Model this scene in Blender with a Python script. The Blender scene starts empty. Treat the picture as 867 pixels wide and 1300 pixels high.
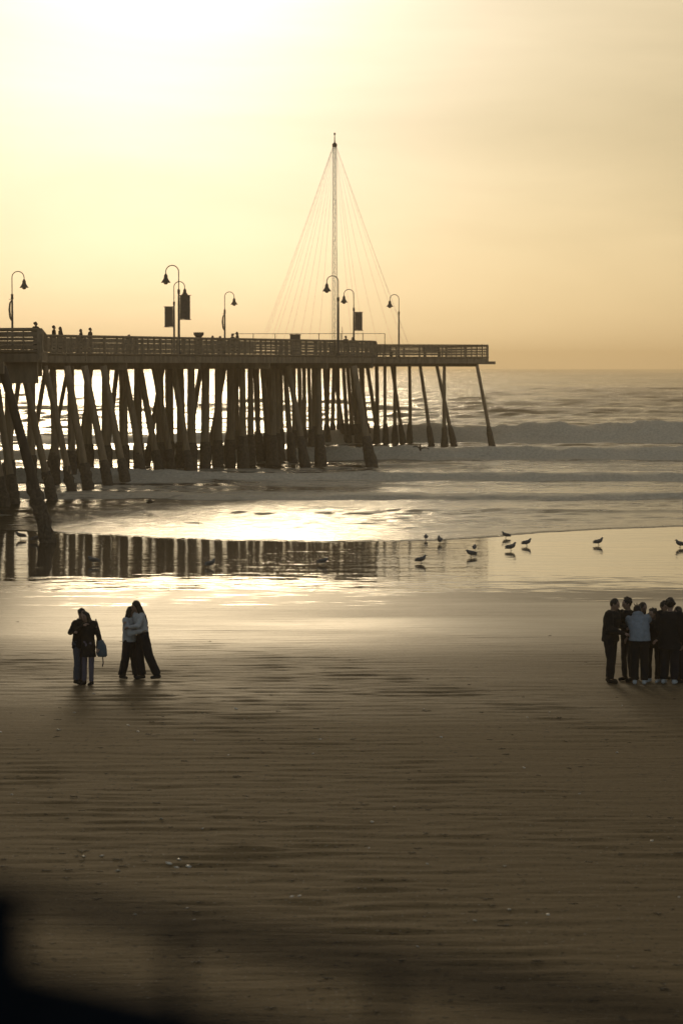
import bpy, bmesh, math, random
import numpy as np
from mathutils import Vector, Matrix, noise
random.seed(7); rng = np.random.default_rng(11)
R = math.radians
scene = bpy.context.scene
col = scene.collection
H = 7.4                                   # eye height above the sea
F = 3000.0
PITCH = math.atan((650-463.5)/F)

# ------------------------------------------------------------------ helpers
def ray(px, py):
    return Vector((px-433.5, F*math.cos(PITCH)+(650-py)*math.sin(PITCH), -F*math.sin(PITCH)+(650-py)*math.cos(PITCH)))
def atY(px, py, Y):
    r = ray(px, py); return Vector((r.x/r.y*Y, Y, H+r.z/r.y*Y))
def atZ(px, py, z=0.0):
    r = ray(px, py); t = (z-H)/r.z; return Vector((r.x*t, r.y*t, z))

def tag(o, label=None, cat=None, group=None, kind=None):
    if label: o['label'] = label
    if cat: o['category'] = cat
    if group: o['group'] = group
    if kind: o['kind'] = kind
    return o
def empty(name, loc=(0,0,0), rz=0, label=None, cat=None, group=None):
    o = bpy.data.objects.new(name, None); col.objects.link(o)
    o.location = loc; o.rotation_euler = (0,0,rz); o.empty_display_size = .3
    return tag(o, label, cat, group)

class MB:
    def __init__(s): s.v = []; s.f = []
    def add(s, vs, fs):
        n = len(s.v); s.v += [tuple(v) for v in vs]; s.f += [tuple(i+n for i in f) for f in fs]
    def box(s, lo, hi):
        x0,y0,z0 = lo; x1,y1,z1 = hi
        s.add([(x0,y0,z0),(x1,y0,z0),(x1,y1,z0),(x0,y1,z0),(x0,y0,z1),(x1,y0,z1),(x1,y1,z1),(x0,y1,z1)],
              [(0,3,2,1),(4,5,6,7),(0,1,5,4),(1,2,6,5),(2,3,7,6),(3,0,4,7)])
    def beam(s, a, b, w, h):              # rectangular beam from a to b, w across, h tall
        a = Vector(a); b = Vector(b); d = (b-a)
        if d.length < 1e-6: return
        d.normalize()
        up = Vector((0,0,1)) if abs(d.z) < .95 else Vector((0,1,0))
        sd = d.cross(up).normalized(); u = sd.cross(d)
        vs = []
        for p in (a, b):
            for i, j in ((-1,-1),(1,-1),(1,1),(-1,1)): vs.append(p+sd*(i*w/2)+u*(j*h/2))
        s.add(vs, [(0,1,2,3),(7,6,5,4),(0,4,5,1),(1,5,6,2),(2,6,7,3),(3,7,4,0)])
    def tube(s, pts, rad, n=8, jit=0.0, cap=True):
        pts = [Vector(p) for p in pts]
        if not hasattr(rad, '__len__'): rad = [rad]*len(pts)
        base = len(s.v)
        prev = None
        for i, p in enumerate(pts):
            d = (pts[min(i+1,len(pts)-1)]-pts[max(i-1,0)]).normalized()
            ref = prev if prev is not None else (Vector((1,0,0)) if abs(d.x) < .9 else Vector((0,1,0)))
            a = (ref-d*ref.dot(d)).normalized(); b = d.cross(a); prev = a
            for k in range(n):
                t = 2*math.pi*k/n; r = rad[i]*(1+(random.uniform(-jit,jit) if jit else 0))
                s.v.append(tuple(p+a*(r*math.cos(t))+b*(r*math.sin(t))))
        for i in range(len(pts)-1):
            for k in range(n):
                k2 = (k+1) % n
                s.f.append((base+i*n+k, base+i*n+k2, base+(i+1)*n+k2, base+(i+1)*n+k))
        if cap:
            s.f.append(tuple(base+k for k in reversed(range(n))))
            s.f.append(tuple(base+(len(pts)-1)*n+k for k in range(n)))
    def capsule(s, a, b, r0, r1=None, n=12):
        r1 = r0 if r1 is None else r1
        a = Vector(a); b = Vector(b); d = b-a
        d = d.normalized() if d.length > 1e-6 else Vector((0,0,1))
        pts = []; rad = []
        for t in (80,60,35,15): pts.append(a-d*r0*math.sin(R(t))); rad.append(r0*math.cos(R(t)))
        pts.append(a); rad.append(r0); pts.append(b); rad.append(r1)
        for t in (15,35,60,80): pts.append(b+d*r1*math.sin(R(t))); rad.append(r1*math.cos(R(t)))
        s.tube(pts, rad, n)
    def ell(s, c, rx, ry, rz, n=14, m=9):
        c = Vector(c); base = len(s.v)
        for i in range(m+1):
            t = math.pi*(.03+.94*i/m)
            for k in range(n):
                p = 2*math.pi*k/n
                s.v.append((c.x+rx*math.sin(t)*math.cos(p), c.y+ry*math.sin(t)*math.sin(p), c.z-rz*math.cos(t)))
        for i in range(m):
            for k in range(n):
                k2 = (k+1) % n
                s.f.append((base+i*n+k, base+i*n+k2, base+(i+1)*n+k2, base+(i+1)*n+k))
        s.f.append(tuple(base+k for k in reversed(range(n)))); s.f.append(tuple(base+m*n+k for k in range(n)))
    def loft(s, rings, n=16):             # rings: (x, y, z, rx, ry)
        base = len(s.v)
        for (x,y,z,rx,ry) in rings:
            for k in range(n):
                p = 2*math.pi*k/n; s.v.append((x+rx*math.cos(p), y+ry*math.sin(p), z))
        for i in range(len(rings)-1):
            for k in range(n):
                k2 = (k+1) % n
                s.f.append((base+i*n+k, base+i*n+k2, base+(i+1)*n+k2, base+(i+1)*n+k))
        s.f.append(tuple(base+k for k in reversed(range(n)))); m = len(rings)-1
        s.f.append(tuple(base+m*n+k for k in range(n)))
    def xf(s, fn, i0=0):
        for i in range(i0, len(s.v)): s.v[i] = tuple(fn(Vector(s.v[i])))
    def mesh(s, name):
        me = bpy.data.meshes.new(name); me.from_pydata(s.v, [], s.f); me.update(); return me
    def build(s, name, mat, parent=None, smooth=False, loc=None):
        me = s.mesh(name)
        bm = bmesh.new(); bm.from_mesh(me); bmesh.ops.recalc_face_normals(bm, faces=bm.faces); bm.to_mesh(me); bm.free()
        return link(name, me, mat, parent, smooth, loc)
    def remesh(s, name, mat, parent=None, voxel=.012, wrinkle=0.0, wscale=9.0, seed=0.0, iters=2, loc=None):
        me = s.mesh('tmp'); bm = bmesh.new(); bm.from_mesh(me); bmesh.ops.recalc_face_normals(bm, faces=bm.faces); bm.to_mesh(me); bm.free()
        o = bpy.data.objects.new('tmp', me); col.objects.link(o)
        m = o.modifiers.new('r', 'REMESH'); m.mode = 'VOXEL'; m.voxel_size = voxel
        sm = o.modifiers.new('s', 'SMOOTH'); sm.factor = .5; sm.iterations = iters
        dg = bpy.context.evaluated_depsgraph_get(); dg.update()
        out = bpy.data.meshes.new_from_object(o.evaluated_get(dg))
        bpy.data.objects.remove(o); bpy.data.meshes.remove(me)
        if wrinkle:
            nn = [v.normal.copy() for v in out.vertices]
            for v, nv in zip(out.vertices, nn):
                p = v.co; w = noise.noise(Vector((p.x*wscale+seed, p.y*wscale, p.z*wscale*1.3)))+.5*noise.noise(Vector((p.x*wscale*2.3, p.y*wscale*2.3+seed, p.z*wscale*3)))
                v.co = p+nv*(w*wrinkle)
            out.update()
        out.name = name
        return link(name, out, mat, parent, True, loc)
def link(name, me, mat, parent=None, smooth=False, loc=None):
    o = bpy.data.objects.new(name, me); col.objects.link(o)
    me.materials.clear(); me.materials.append(mat)
    if smooth: me.polygons.foreach_set('use_smooth', [True]*len(me.polygons))
    if parent: o.parent = parent
    if loc is not None: o.location = loc
    return o
def copy_tree(o, parent=None):
    c = o.copy(); col.objects.link(c); c.parent = parent
    for ch in [k for k in bpy.data.objects if k.parent == o]: copy_tree(ch, c)
    return c

# ------------------------------------------------------------------ materials
def mat(name):
    m = bpy.data.materials.new(name); m.use_nodes = True
    nt = m.node_tree; b = nt.nodes['Principled BSDF']; return m, nt, b
def N(nt, t, **kw):
    n = nt.nodes.new(t)
    for k, v in kw.items():
        if k.startswith('in_'): n.inputs[k[3:].replace('_',' ')].default_value = v
        else: setattr(n, k, v)
    return n
def ramp(nt, fac, stops):
    r = nt.nodes.new('ShaderNodeValToRGB'); e = r.color_ramp.elements
    while len(e) < len(stops): e.new(.5)
    for i, (p, c) in enumerate(stops):
        e[i].position = p; e[i].color = c if len(c) == 4 else (*c, 1)
    nt.links.new(fac, r.inputs[0]); return r
def coords(nt, scale=(1,1,1), kind='Object'):
    tc = N(nt, 'ShaderNodeTexCoord'); mp = N(nt, 'ShaderNodeMapping'); mp.inputs['Scale'].default_value = scale
    nt.links.new(tc.outputs[kind], mp.inputs[0]); return mp.outputs[0]
def noise_tex(nt, vec, scale, detail=4, rough=.55, dist=0):
    n = N(nt, 'ShaderNodeTexNoise'); n.inputs['Scale'].default_value = scale; n.inputs['Detail'].default_value = detail
    n.inputs['Roughness'].default_value = rough; n.inputs['Distortion'].default_value = dist
    nt.links.new(vec, n.inputs['Vector']); return n.outputs['Fac']
def mix(nt, fac, a, b, typ='MIX'):
    m = N(nt, 'ShaderNodeMix', data_type='RGBA', blend_type=typ)
    for s, v in ((m.inputs[0], fac), (m.inputs[6], a), (m.inputs[7], b)):
        if hasattr(v, 'links'): nt.links.new(v, s)
        elif isinstance(v, (int, float)): s.default_value = v
        else: s.default_value = (*v, 1) if len(v) == 3 else v
    return m.outputs[2]
def math_(nt, op, a, b=None, c=None, clamp=False):
    m = N(nt, 'ShaderNodeMath', operation=op); m.use_clamp = clamp
    for i, v in enumerate((a, b, c)):
        if v is None: continue
        if hasattr(v, 'links'): nt.links.new(v, m.inputs[i])
        else: m.inputs[i].default_value = v
    return m.outputs[0]
def mapr(nt, v, a, b, c=0, d=1, smooth=False):
    m = N(nt, 'ShaderNodeMapRange'); m.clamp = True
    if smooth: m.interpolation_type = 'SMOOTHSTEP'
    nt.links.new(v, m.inputs[0])
    for i, k in enumerate((a, b, c, d)): m.inputs[i+1].default_value = k
    return m.outputs[0]
def bump(nt, b, h, strength=.3, dist=.02, normal=None):
    n = N(nt, 'ShaderNodeBump'); n.inputs['Strength'].default_value = strength; n.inputs['Distance'].default_value = dist
    nt.links.new(h, n.inputs['Height'])
    if normal is not None: nt.links.new(normal, n.inputs['Normal'])
    if b is not None: nt.links.new(n.outputs[0], b.inputs['Normal'])
    return n.outputs[0]

def simple(name, c1, c2, rough=.8, scale=6, sc=(1,1,1), bs=.3, bd=.01, metal=0, spec=.3):
    m, nt, b = mat(name); v = coords(nt, sc)
    f = noise_tex(nt, v, scale, 5); r = ramp(nt, f, [(.3, c1), (.7, c2)])
    nt.links.new(r.outputs[0], b.inputs['Base Color']); b.inputs['Roughness'].default_value = rough
    b.inputs['Metallic'].default_value = metal; b.inputs['Specular IOR Level'].default_value = spec
    if bs: bump(nt, b, f, bs, bd)
    return m
M = {}
M['wood'] = simple('weathered_timber', (.15,.11,.07), (.28,.21,.135), .85, 3, (1,1,.25), .5, .03)
M['rail_wood'] = simple('rail_timber', (.17,.125,.08), (.30,.225,.145), .8, 4, (1,1,1), .3, .01)
M['pile'] = simple('creosote_pile', (.16,.115,.07), (.31,.225,.14), .85, 3, (2,2,.3), .6, .03)
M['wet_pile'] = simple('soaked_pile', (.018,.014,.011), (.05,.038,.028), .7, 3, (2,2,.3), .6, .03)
M['crust'] = simple('mussel_crust', (.03,.025,.02), (.11,.085,.06), .8, 7, (1,1,1), 1, .06)
M['metal'] = simple('dark_painted_metal', (.03,.028,.025), (.06,.052,.045), .55, 8, bs=.05)
M['banner'] = simple('banner_cloth', (.07,.06,.05), (.12,.1,.08), .9, 5)
M['cable'] = simple('steel_cable', (.26,.25,.22), (.38,.36,.31), .5, 3, bs=0)
M['gull'] = simple('gull_feathers', (.05,.05,.052), (.17,.165,.16), .8, 9, bs=.1)
M['gull_dark'] = simple('wet_dark_feathers', (.015,.014,.013), (.035,.032,.03), .7, 9, bs=.1)
M['beak'] = simple('gull_beak', (.25,.17,.04), (.35,.22,.06), .5, 9, bs=0)
M['skin'] = simple('skin', (.20,.125,.09), (.26,.165,.12), .55, 14, bs=.05)
M['eye'] = simple('eye', (.01,.008,.006), (.03,.02,.015), .2, 14, bs=0)
M['hair'] = simple('dark_hair', (.006,.005,.004), (.018,.013,.01), .5, 30, (3,3,.4), .4, .005)
def cloth(n, c, k=.75): M[n] = simple(n, tuple(x*k for x in c), c, .9, 16, bs=.25, bd=.006, spec=.2)
cloth('black_cloth', (.007,.009,.012)); cloth('navy_cloth', (.008,.011,.018)); cloth('denim', (.045,.058,.08))
cloth('grey_cloth', (.10,.09,.12)); cloth('white_fleece', (.42,.42,.42)); cloth('light_blue', (.22,.25,.285))
cloth('blue_bag', (.07,.105,.135)); cloth('tights', (.035,.03,.04)); cloth('brown_scarf', (.09,.06,.05)); cloth('charcoal', (.025,.025,.028))
cloth('white_shoe', (.40,.42,.44)); cloth('black_shoe', (.012,.012,.012))
M['shell'] = simple('shell', (.5,.45,.38), (.75,.7,.6), .35, 30, bs=.2)
M['weed'] = simple('seaweed', (.012,.011,.008), (.03,.024,.014), .6, 20, bs=.4)
M['near_metal'] = simple('near_rail_paint', (.006,.008,.011), (.012,.015,.02), 1.0, 12, bs=.1, spec=0)
M['bin'] = simple('bin_paint', (.05,.045,.04), (.09,.08,.065), .7, 6, bs=.1)

# ------------------------------------------------------------------ shoreline and sand
ex = np.array([-4000,-60,-15.3,-7.3,-.1,4.2,9.3,15.7,60,4000]); ey = np.array([112,108,106.,101.3,99.0,99.9,105,108.6,112,112])
def yedge(x):
    x = np.asarray(x, float)
    e = np.interp(x, ex, ey)
    xs = x+0
    for k in (1.3, 2.4): e = e+0
    return e+.25*np.sin(x*.55+1)+.12*np.sin(x*1.7)+.06*np.sin(x*4.3+.5)
ridges = [(rng.normal(0,.5/L**.5), 2*math.pi/L, rng.uniform(0,6.28), .0044*L**.6, rng.uniform(.3,2.0)) for L in rng.uniform(.22,.75,22)]
def zsand(x, Y):
    x = np.asarray(x, float); Y = np.asarray(Y, float)
    pr = np.interp(Y, [-80, 8, 23.5, 51, 68, 77, 86, 99], [1.9, 1.05, .85, .54, .30, .165, .075, 0.0])
    s = pr+.006*np.sin(x*.21+Y*.13)*np.clip((99-Y)/30, 0, 1)
    rp_ = 0
    for (kx, ky, p, a, q) in ridges: rp_ = rp_+a*np.sin(kx*x+ky*Y+p+1.4*np.sin(q*x+p*2)+.8*np.sin(q*2.7*x+Y*.9+p))
    patchy = .55+.45*np.sin(x*.33+Y*.21+1)*np.sin(Y*.17-x*.12+2)+.25*np.sin(x*.9+Y*.5)
    s = s+rp_*patchy*np.clip((Y-20)/6, 0, 1)*np.clip((66-Y)/12, 0, 1)
    d = Y-yedge(x)
    s = np.where(d > -13, np.minimum(np.interp(d, [-13,0,2,30,60], [.075,-.01,-.05,-1.2,-2.5]), np.maximum(s, -.0)+10*(d > 0)), s)
    return s
def grid(name, xs_fn, Ys, nx, zf, mat_, attrs=None):
    vs = np.zeros((len(Ys), nx, 3)); at = {}
    for i, Y in enumerate(Ys):
        x = xs_fn(Y); vs[i,:,0] = x; vs[i,:,1] = Y
    X = vs[:,:,0]; Yy = vs[:,:,1]
    out = zf(X, Yy)
    if isinstance(out, tuple): vs[:,:,2] = out[0]; at = out[1]; vs[:,:,1] += out[2]
    else: vs[:,:,2] = out
    me = bpy.data.meshes.new(name); n = len(Ys)*nx
    idx = np.arange(n).reshape(len(Ys), nx)
    q = np.stack([idx[:-1,:-1], idx[:-1,1:], idx[1:,1:], idx[1:,:-1]], -1).reshape(-1, 4)
    me.vertices.add(n); me.vertices.foreach_set('co', vs.reshape(-1))
    me.loops.add(q.size); me.loops.foreach_set('vertex_index', q.reshape(-1).astype(np.int32))
    me.polygons.add(len(q)); me.polygons.foreach_set('loop_start', np.arange(0, q.size, 4, dtype=np.int32))
    me.update(calc_edges=True); me.validate()
    for k, a in at.items():
        A = me.attributes.new(k, 'FLOAT', 'POINT'); A.data.foreach_set('value', a.reshape(-1).astype(np.float32))
    o = link(name, me, mat_, None, True); return o
inner = np.linspace(-1, 1, 200)
def xs_sand(Y):
    w = max(8., abs(Y)*.2+3)
    side = np.array([1.3, 2, 4, 10, 40])*30
    return np.concatenate([-(side[::-1])-w, inner*w, side+w])
Ys = np.concatenate([np.array([-80,-40,-15,-5,0,4]), np.arange(6, 23, .5), np.arange(23, 64, .085), np.arange(64, 112, .4), np.arange(112, 150, 2.)])

# sand material
m, nt, b = mat('sand'); M['sand'] = m
v = coords(nt, (1,1,1)); sx = N(nt, 'ShaderNodeSeparateXYZ'); nt.links.new(v, sx.inputs[0])
geo = N(nt, 'ShaderNodeNewGeometry'); sp = N(nt, 'ShaderNodeSeparateXYZ'); nt.links.new(geo.outputs['Position'], sp.inputs[0])
Yp = sp.outputs['Y']; Xp = sp.outputs['X']
big = noise_tex(nt, coords(nt, (.035,.10,1)), 1, 4)
patch = noise_tex(nt, coords(nt, (.10,.45,1)), 1, 5, .6)
fine = noise_tex(nt, coords(nt, (1,1,1)), 22, 5, .65)
# ridges: long low furrows parallel to the sea, made of stretched noise at two sizes
rd1 = noise_tex(nt, coords(nt, (.34,2.3,1)), 1, 3, .5, .3)
rd2 = noise_tex(nt, coords(nt, (1.3,6.0,1)), 1, 3, .55, .2)
rd3 = noise_tex(nt, coords(nt, (4.5,14.0,1)), 1, 2, .5)
# wetness: mirror film near the shoreline with an uneven inner edge, damp sheen further up
Yw = math_(nt, 'ADD', Yp, math_(nt, 'MULTIPLY', math_(nt, 'SUBTRACT', patch, .5), 22.0))
Yw = math_(nt, 'ADD', Yw, math_(nt, 'MULTIPLY', math_(nt, 'SUBTRACT', noise_tex(nt, coords(nt, (.7,2.6,1)), 1, 4, .6), .5), 26.0))
film = mapr(nt, Yw, 74.5, 80.0, 0, 1, True)
damp = mapr(nt, math_(nt, 'ADD', Yp, math_(nt, 'MULTIPLY', math_(nt, 'SUBTRACT', big, .5), 30.0)), 38, 71, 0, 1, True)
wetx = mapr(nt, math_(nt, 'ADD', Xp, math_(nt, 'MULTIPLY', math_(nt, 'SUBTRACT', big, .5), 30.0)), -2, 9, 0, 1, True)
Yq = math_(nt, 'ADD', Yp, math_(nt, 'MULTIPLY', math_(nt, 'SUBTRACT', patch, .5), 14.0))
wet2 = math_(nt, 'MULTIPLY', wetx, math_(nt, 'MULTIPLY', mapr(nt, Yq, 55, 67, 0, 1, True), mapr(nt, Yq, 73, 70, 0, 1, True)))
basec = ramp(nt, fine, [(.25,(.102,.072,.036)),(.75,(.172,.122,.062))]).outputs[0]
damp_c = mix(nt, math_(nt, 'MULTIPLY', damp, .55), basec, (.06,.042,.024))
weedm = mapr(nt, noise_tex(nt, coords(nt, (1.2,3.6,1)), 1.6, 6, .72), .66, .72)
c = mix(nt, math_(nt, 'MULTIPLY', weedm, .75), damp_c, (.035,.03,.02))
spk = mapr(nt, noise_tex(nt, coords(nt, (3.2,5.5,1)), 2.6, 3, .6), .60, .65)
spk2 = mapr(nt, noise_tex(nt, coords(nt, (7,9,1)), 3.1, 2, .5), .70, .72)
c = mix(nt, math_(nt, 'MULTIPLY', spk, .8), c, (.025,.022,.016))
c = mix(nt, math_(nt, 'MULTIPLY', spk2, .7), c, (.38,.34,.28))
c = mix(nt, film, c, (.05,.038,.026))
nt.links.new(c, b.inputs['Base Color'])
rdry = mapr(nt, fine, .3, .7, .75, .9)
spl = math_(nt, 'ADD', mapr(nt, damp, 0, 1, .08, .40), math_(nt, 'MULTIPLY', math_(nt, 'MAXIMUM', wet2, film), .3)); nt.links.new(spl, b.inputs['Specular IOR Level'])
ro = N(nt, 'ShaderNodeMix', data_type='FLOAT'); nt.links.new(damp, ro.inputs[0]); nt.links.new(rdry, ro.inputs[2]); ro.inputs[3].default_value = .46
ro3 = N(nt, 'ShaderNodeMix', data_type='FLOAT'); nt.links.new(math_(nt, 'MULTIPLY', wet2, .85), ro3.inputs[0]); nt.links.new(ro.outputs[0], ro3.inputs[2]); ro3.inputs[3].default_value = .29
ro2 = N(nt, 'ShaderNodeMix', data_type='FLOAT'); nt.links.new(film, ro2.inputs[0]); nt.links.new(ro3.outputs[0], ro2.inputs[2]); ro2.inputs[3].default_value = .045
nt.links.new(ro2.outputs[0], b.inputs['Roughness']); b.inputs['IOR'].default_value = 1.38
hh = math_(nt, 'ADD', math_(nt, 'MULTIPLY', rd1, 1.0), math_(nt, 'ADD', math_(nt, 'MULTIPLY', rd2, .45), math_(nt, 'MULTIPLY', rd3, .22)))
hh = math_(nt, 'ADD', hh, math_(nt, 'MULTIPLY', fine, .05))
hh = math_(nt, 'ADD', hh, math_(nt, 'MULTIPLY', weedm, .08))
amt = math_(nt, 'SUBTRACT', 1.0, math_(nt, 'MAXIMUM', math_(nt, 'MULTIPLY', film, .985), math_(nt, 'MULTIPLY', wet2, .8)))
bp = N(nt, 'ShaderNodeBump'); bp.inputs['Distance'].default_value = .03
nt.links.new(hh, bp.inputs['Height']); nt.links.new(math_(nt, 'MULTIPLY', amt, 1.0), bp.inputs['Strength'])
film_r = noise_tex(nt, coords(nt, (.45,1.1,1)), 1.0, 4, .6, .5)
bp2 = N(nt, 'ShaderNodeBump'); bp2.inputs['Distance'].default_value = .022; bp2.inputs['Strength'].default_value = .55
nt.links.new(film_r, bp2.inputs['Height']); nt.links.new(bp.outputs[0], bp2.inputs['Normal'])
nt.links.new(bp2.outputs[0], b.inputs['Normal'])
sand = grid('sand', xs_sand, Ys, 210, zsand, M['sand']); tag(sand, kind='structure')

# ------------------------------------------------------------------ sea
waves = []
for i in range(64):
    L = 10**rng.uniform(math.log10(.65), math.log10(9)); a = rng.normal(-math.pi/2, .6)
    waves.append((2*math.pi/L*math.cos(a)*.8, 2*math.pi/L*math.sin(a), rng.uniform(0, 6.28), .0085*L**.9))
swell = []
for i in range(12):
    L = rng.uniform(14, 60); a = rng.normal(-math.pi/2, .22)
    swell.append((2*math.pi/L*math.cos(a), 2*math.pi/L*math.sin(a), rng.uniform(0,6.28), .0038*L))
def sm(a, b, x): t = np.clip((x-a)/(b-a), 0, 1); return t*t*(3-2*t)
def vnoise(X, Y, fx, fy, seed, n=7):
    r = np.random.default_rng(seed); s = 0
    for k in range(n):
        f = 1.6**k*.5; ph = r.uniform(0, 6.28, 2); an = r.uniform(0, .9)
        s = s+np.sin(X*fx*f*math.cos(an)+Y*fy*f*math.sin(an)+ph[0]+1.3*np.sin(X*fx*f*.37+Y*fy*f*.7+ph[1]))/(1+k*.6)
    return s/2.6
def bore(X, Y, y0, hgt, front, back, seed, wob=1.5, hm=None):
    yc = y0+wob*vnoise(X, 0*Y, .16, 0, seed)
    h = hgt*(1+.20*vnoise(X, Y*0, .30, 0, seed+1))
    if hm is not None: h = h*hm
    t = Y-yc
    prof = np.where(t < 0, sm(-front, 0, t), np.exp(-np.clip(t, 0, None)/back))
    fo = np.where(t < 0, sm(-front*1.1, -front*.9, t), 1-sm(back*.35, back*1.3, t))
    return h*prof, fo*np.clip(h/(hgt*.5), 0, 1), t
def zsea(X, Y):
    Ye = yedge(X); d = Y-Ye
    amp = np.interp(Y, [95,108,125,150,215,260,600,4000], [.62,.7,.6,.55,.8,1.0,1.3,1.6])
    far = 1/(1+np.maximum(Y-500, 0)/500)
    z = np.zeros_like(X); gust = .75+.5*vnoise(X, Y, .25, .8, 77)
    for kx, ky, p, a in waves:
        L = 2*math.pi/math.hypot(kx, ky); fade = np.clip((L/np.interp(Y, [0,135,136,250,1500,4000], [.2,.2,.28,.28,5,14])-2.4)/2, 0, 1)
        z += a*.85*np.sin(kx*X+ky*Y+p)*amp*fade*gust*np.interp(Y, [100,135,190], [min(1,1.1/L),min(1,1.6/L),1])
    zs = np.zeros_like(X)
    for kx, ky, p, a in swell: zs += a*np.sin(kx*X+ky*Y+p)
    z += zs*sm(215, 330, Y)
    foam = np.zeros_like(X)
    dY = np.zeros_like(X)
    lump = vnoise(X, Y, 1.6, 2.4, 5)*.8+vnoise(X, Y, 5.0, 5.0, 55)*.5+vnoise(X, Y, 11.0, 8.0, 56)*.35
    def addb(y0, h, fr, bk, seed, wob, hm=None, fs=1.0, lm=.12):
        nonlocal z, foam
        a, fo, t = bore(X, Y, y0, h, fr, bk, seed, wob, hm)
        z = z+a*(1+lm*lump); foam = np.maximum(foam, fo*fs)
    # outer breaker, higher to the right of the pier; then whitewater bores coming in
    hm = .42+.58*sm(-9, 7, X)
    addb(226, 1.8, 5.5, 7, 21, 1.2, hm, 1.0, .13)
    addb(243, .3, 6, 14, 22, 2.5, None, .25, .1)
    addb(196, .42, 2.5, 9, 23, 1.2, sm(2, 12, X), .8, .12)
    addb(186, .95, 2.6, 7, 24, 1.2, .75+.25*sm(-30, 20, X), 1.0, .2)
    addb(152, .42, 1.6, 6, 25, 1.8, None, .95, .2)
    addb(150, .42, 1.6, 4, 27, 1.8, sm(-4, -15, X)*1.0+.0, .9, .14)
    addb(131, .22, 1.2, 6, 26, 2.2, None, .8, .2)
    addb(119, .10, .9, 5, 28, 2.5, None, .25, .1)
    addb(275, .35, 12, 20, 31, 5, None, .0, .02); addb(320, .45, 14, 24, 32, 7, None, 0, .02); addb(380, .6, 18, 28, 33, 9, None, 0, .02)
    # smooth foam sheets between the bores
    sheet = np.clip(.55+.6*vnoise(X, Y, .35, 1.1, 41), 0, 1)
    foam = np.maximum(foam, sheet*sm(127, 135, Y)*(1-sm(186, 222, Y))*.78)
    foam = np.maximum(foam, np.clip(vnoise(X, Y, .4, 1.8, 43), 0, 1)*sm(101, 112, Y)*(1-sm(150, 160, Y))*.68)
    z = z*sm(-.5, 6, d)
    lip = .028*(1-np.exp(-np.clip(d, 0, None)/.35))+.012*np.exp(-((d-.5)/.35)**2)
    z = np.where(d >= 0, z*1+lip, -.30*(-d))
    foam = np.maximum(foam, np.exp(-((d-.22)/.2)**2)*.4)
    return z, {'foam': foam}, dY
uin = np.linspace(-1, 1, 300)
def xs_sea(Y):
    w = Y*.21+4; s = np.array([.12,.3,.7,1.6,4.])*max(Y, 260)
    return np.concatenate([-(s[::-1])-w, uin*w, s+w])
Yw = [92.]
while Yw[-1] < 4000:
    y = Yw[-1]; Yw.append(y+(.2 if y < 135 else .28 if y < 250 else .28+(y-250)*.004 if y < 1500 else 5.3+(y-1500)*.004))
m, nt, b = mat('sea'); M['sea'] = m
at = N(nt, 'ShaderNodeAttribute'); at.attribute_name = 'foam'
fn = noise_tex(nt, coords(nt, (.55,1.3,1)), 1.5, 6, .68)
fl = noise_tex(nt, coords(nt, (1,1,1)), 5, 5, .7)
fm = math_(nt, 'ADD', at.outputs['Fac'], math_(nt, 'MULTIPLY', math_(nt, 'SUBTRACT', fn, .5), 1.7))
fm = mapr(nt, fm, .36, .78, 0, 1, True)
fcol = ramp(nt, fl, [(.3,(.40,.35,.26)),(.7,(.70,.63,.50))]).outputs[0]
nt.links.new(mix(nt, fm, (.018,.022,.018), fcol), b.inputs['Base Color'])
wg = N(nt, 'ShaderNodeNewGeometry'); ws = N(nt, 'ShaderNodeSeparateXYZ'); nt.links.new(wg.outputs['Position'], ws.inputs[0]); wy = ws.outputs['Y']
r_ = N(nt, 'ShaderNodeMix', data_type='FLOAT'); nt.links.new(fm, r_.inputs[0]); nt.links.new(mapr(nt, wy, 104, 150, .20, .11), r_.inputs[2]); r_.inputs[3].default_value = .62
nt.links.new(r_.outputs[0], b.inputs['Roughness']); b.inputs['IOR'].default_value = 1.333
cam_d = N(nt, 'ShaderNodeNewGeometry'); s2 = N(nt, 'ShaderNodeSeparateXYZ'); nt.links.new(cam_d.outputs['Position'], s2.inputs[0])
n1 = noise_tex(nt, coords(nt, (.7,1.5,1)), 1.8, 5, .6, .4); n2 = noise_tex(nt, coords(nt, (.2,.5,1)), 1, 6, .62, .3)
near = bump(nt, None, n1, 1.0, .05)
farb = N(nt, 'ShaderNodeBump'); farb.inputs['Distance'].default_value = 1.3
nt.links.new(mapr(nt, s2.outputs['Y'], 190, 500, 0, .8), farb.inputs['Strength']); nt.links.new(n2, farb.inputs['Height']); nt.links.new(near, farb.inputs['Normal'])
fb = bump(nt, b, math_(nt, 'MULTIPLY', fl, fm), 1, .10, farb.outputs[0])
sea = grid('sea', xs_sea, np.array(Yw), 310, zsea, M['sea']); tag(sea, kind='structure')

# ------------------------------------------------------------------ pier
DZ = 8.12; RT = 9.22; UB = 7.55
pier = empty('pier', (-12, 160, 0), 0, 'long weathered timber pier on leaning piles running out over the surf', 'pier')
PO = Vector((-12, 160, 0))
def loc(v): return Vector(v)-PO
def poly_slab(name, pts, z0, z1, mt):
    mb = MB(); n = len(pts)
    vs = [loc((x,y,z0)) for x,y in pts]+[loc((x,y,z1)) for x,y in pts]
    mb.add(vs, [tuple(reversed(range(n))), tuple(range(n,2*n))]+[(i,(i+1)%n,n+(i+1)%n,n+i) for i in range(n)])
    return mb.build(name, mt, pier)
A = [(-26,88),(-13.2,88),(-17.3,117.6),(-14.9,117.0),(-17.7,141.6),(-32,150)]
B = [(-17.85,142),(2.5,179),(2.72,196),(-8,216.9),(-17,205),(-32,165),(-32,150.2)]
C = [(-7.9,217.2),(2.8,196.2),(2.72,205.8),(12.9,210.5),(10,227),(-6,227)]
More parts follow.
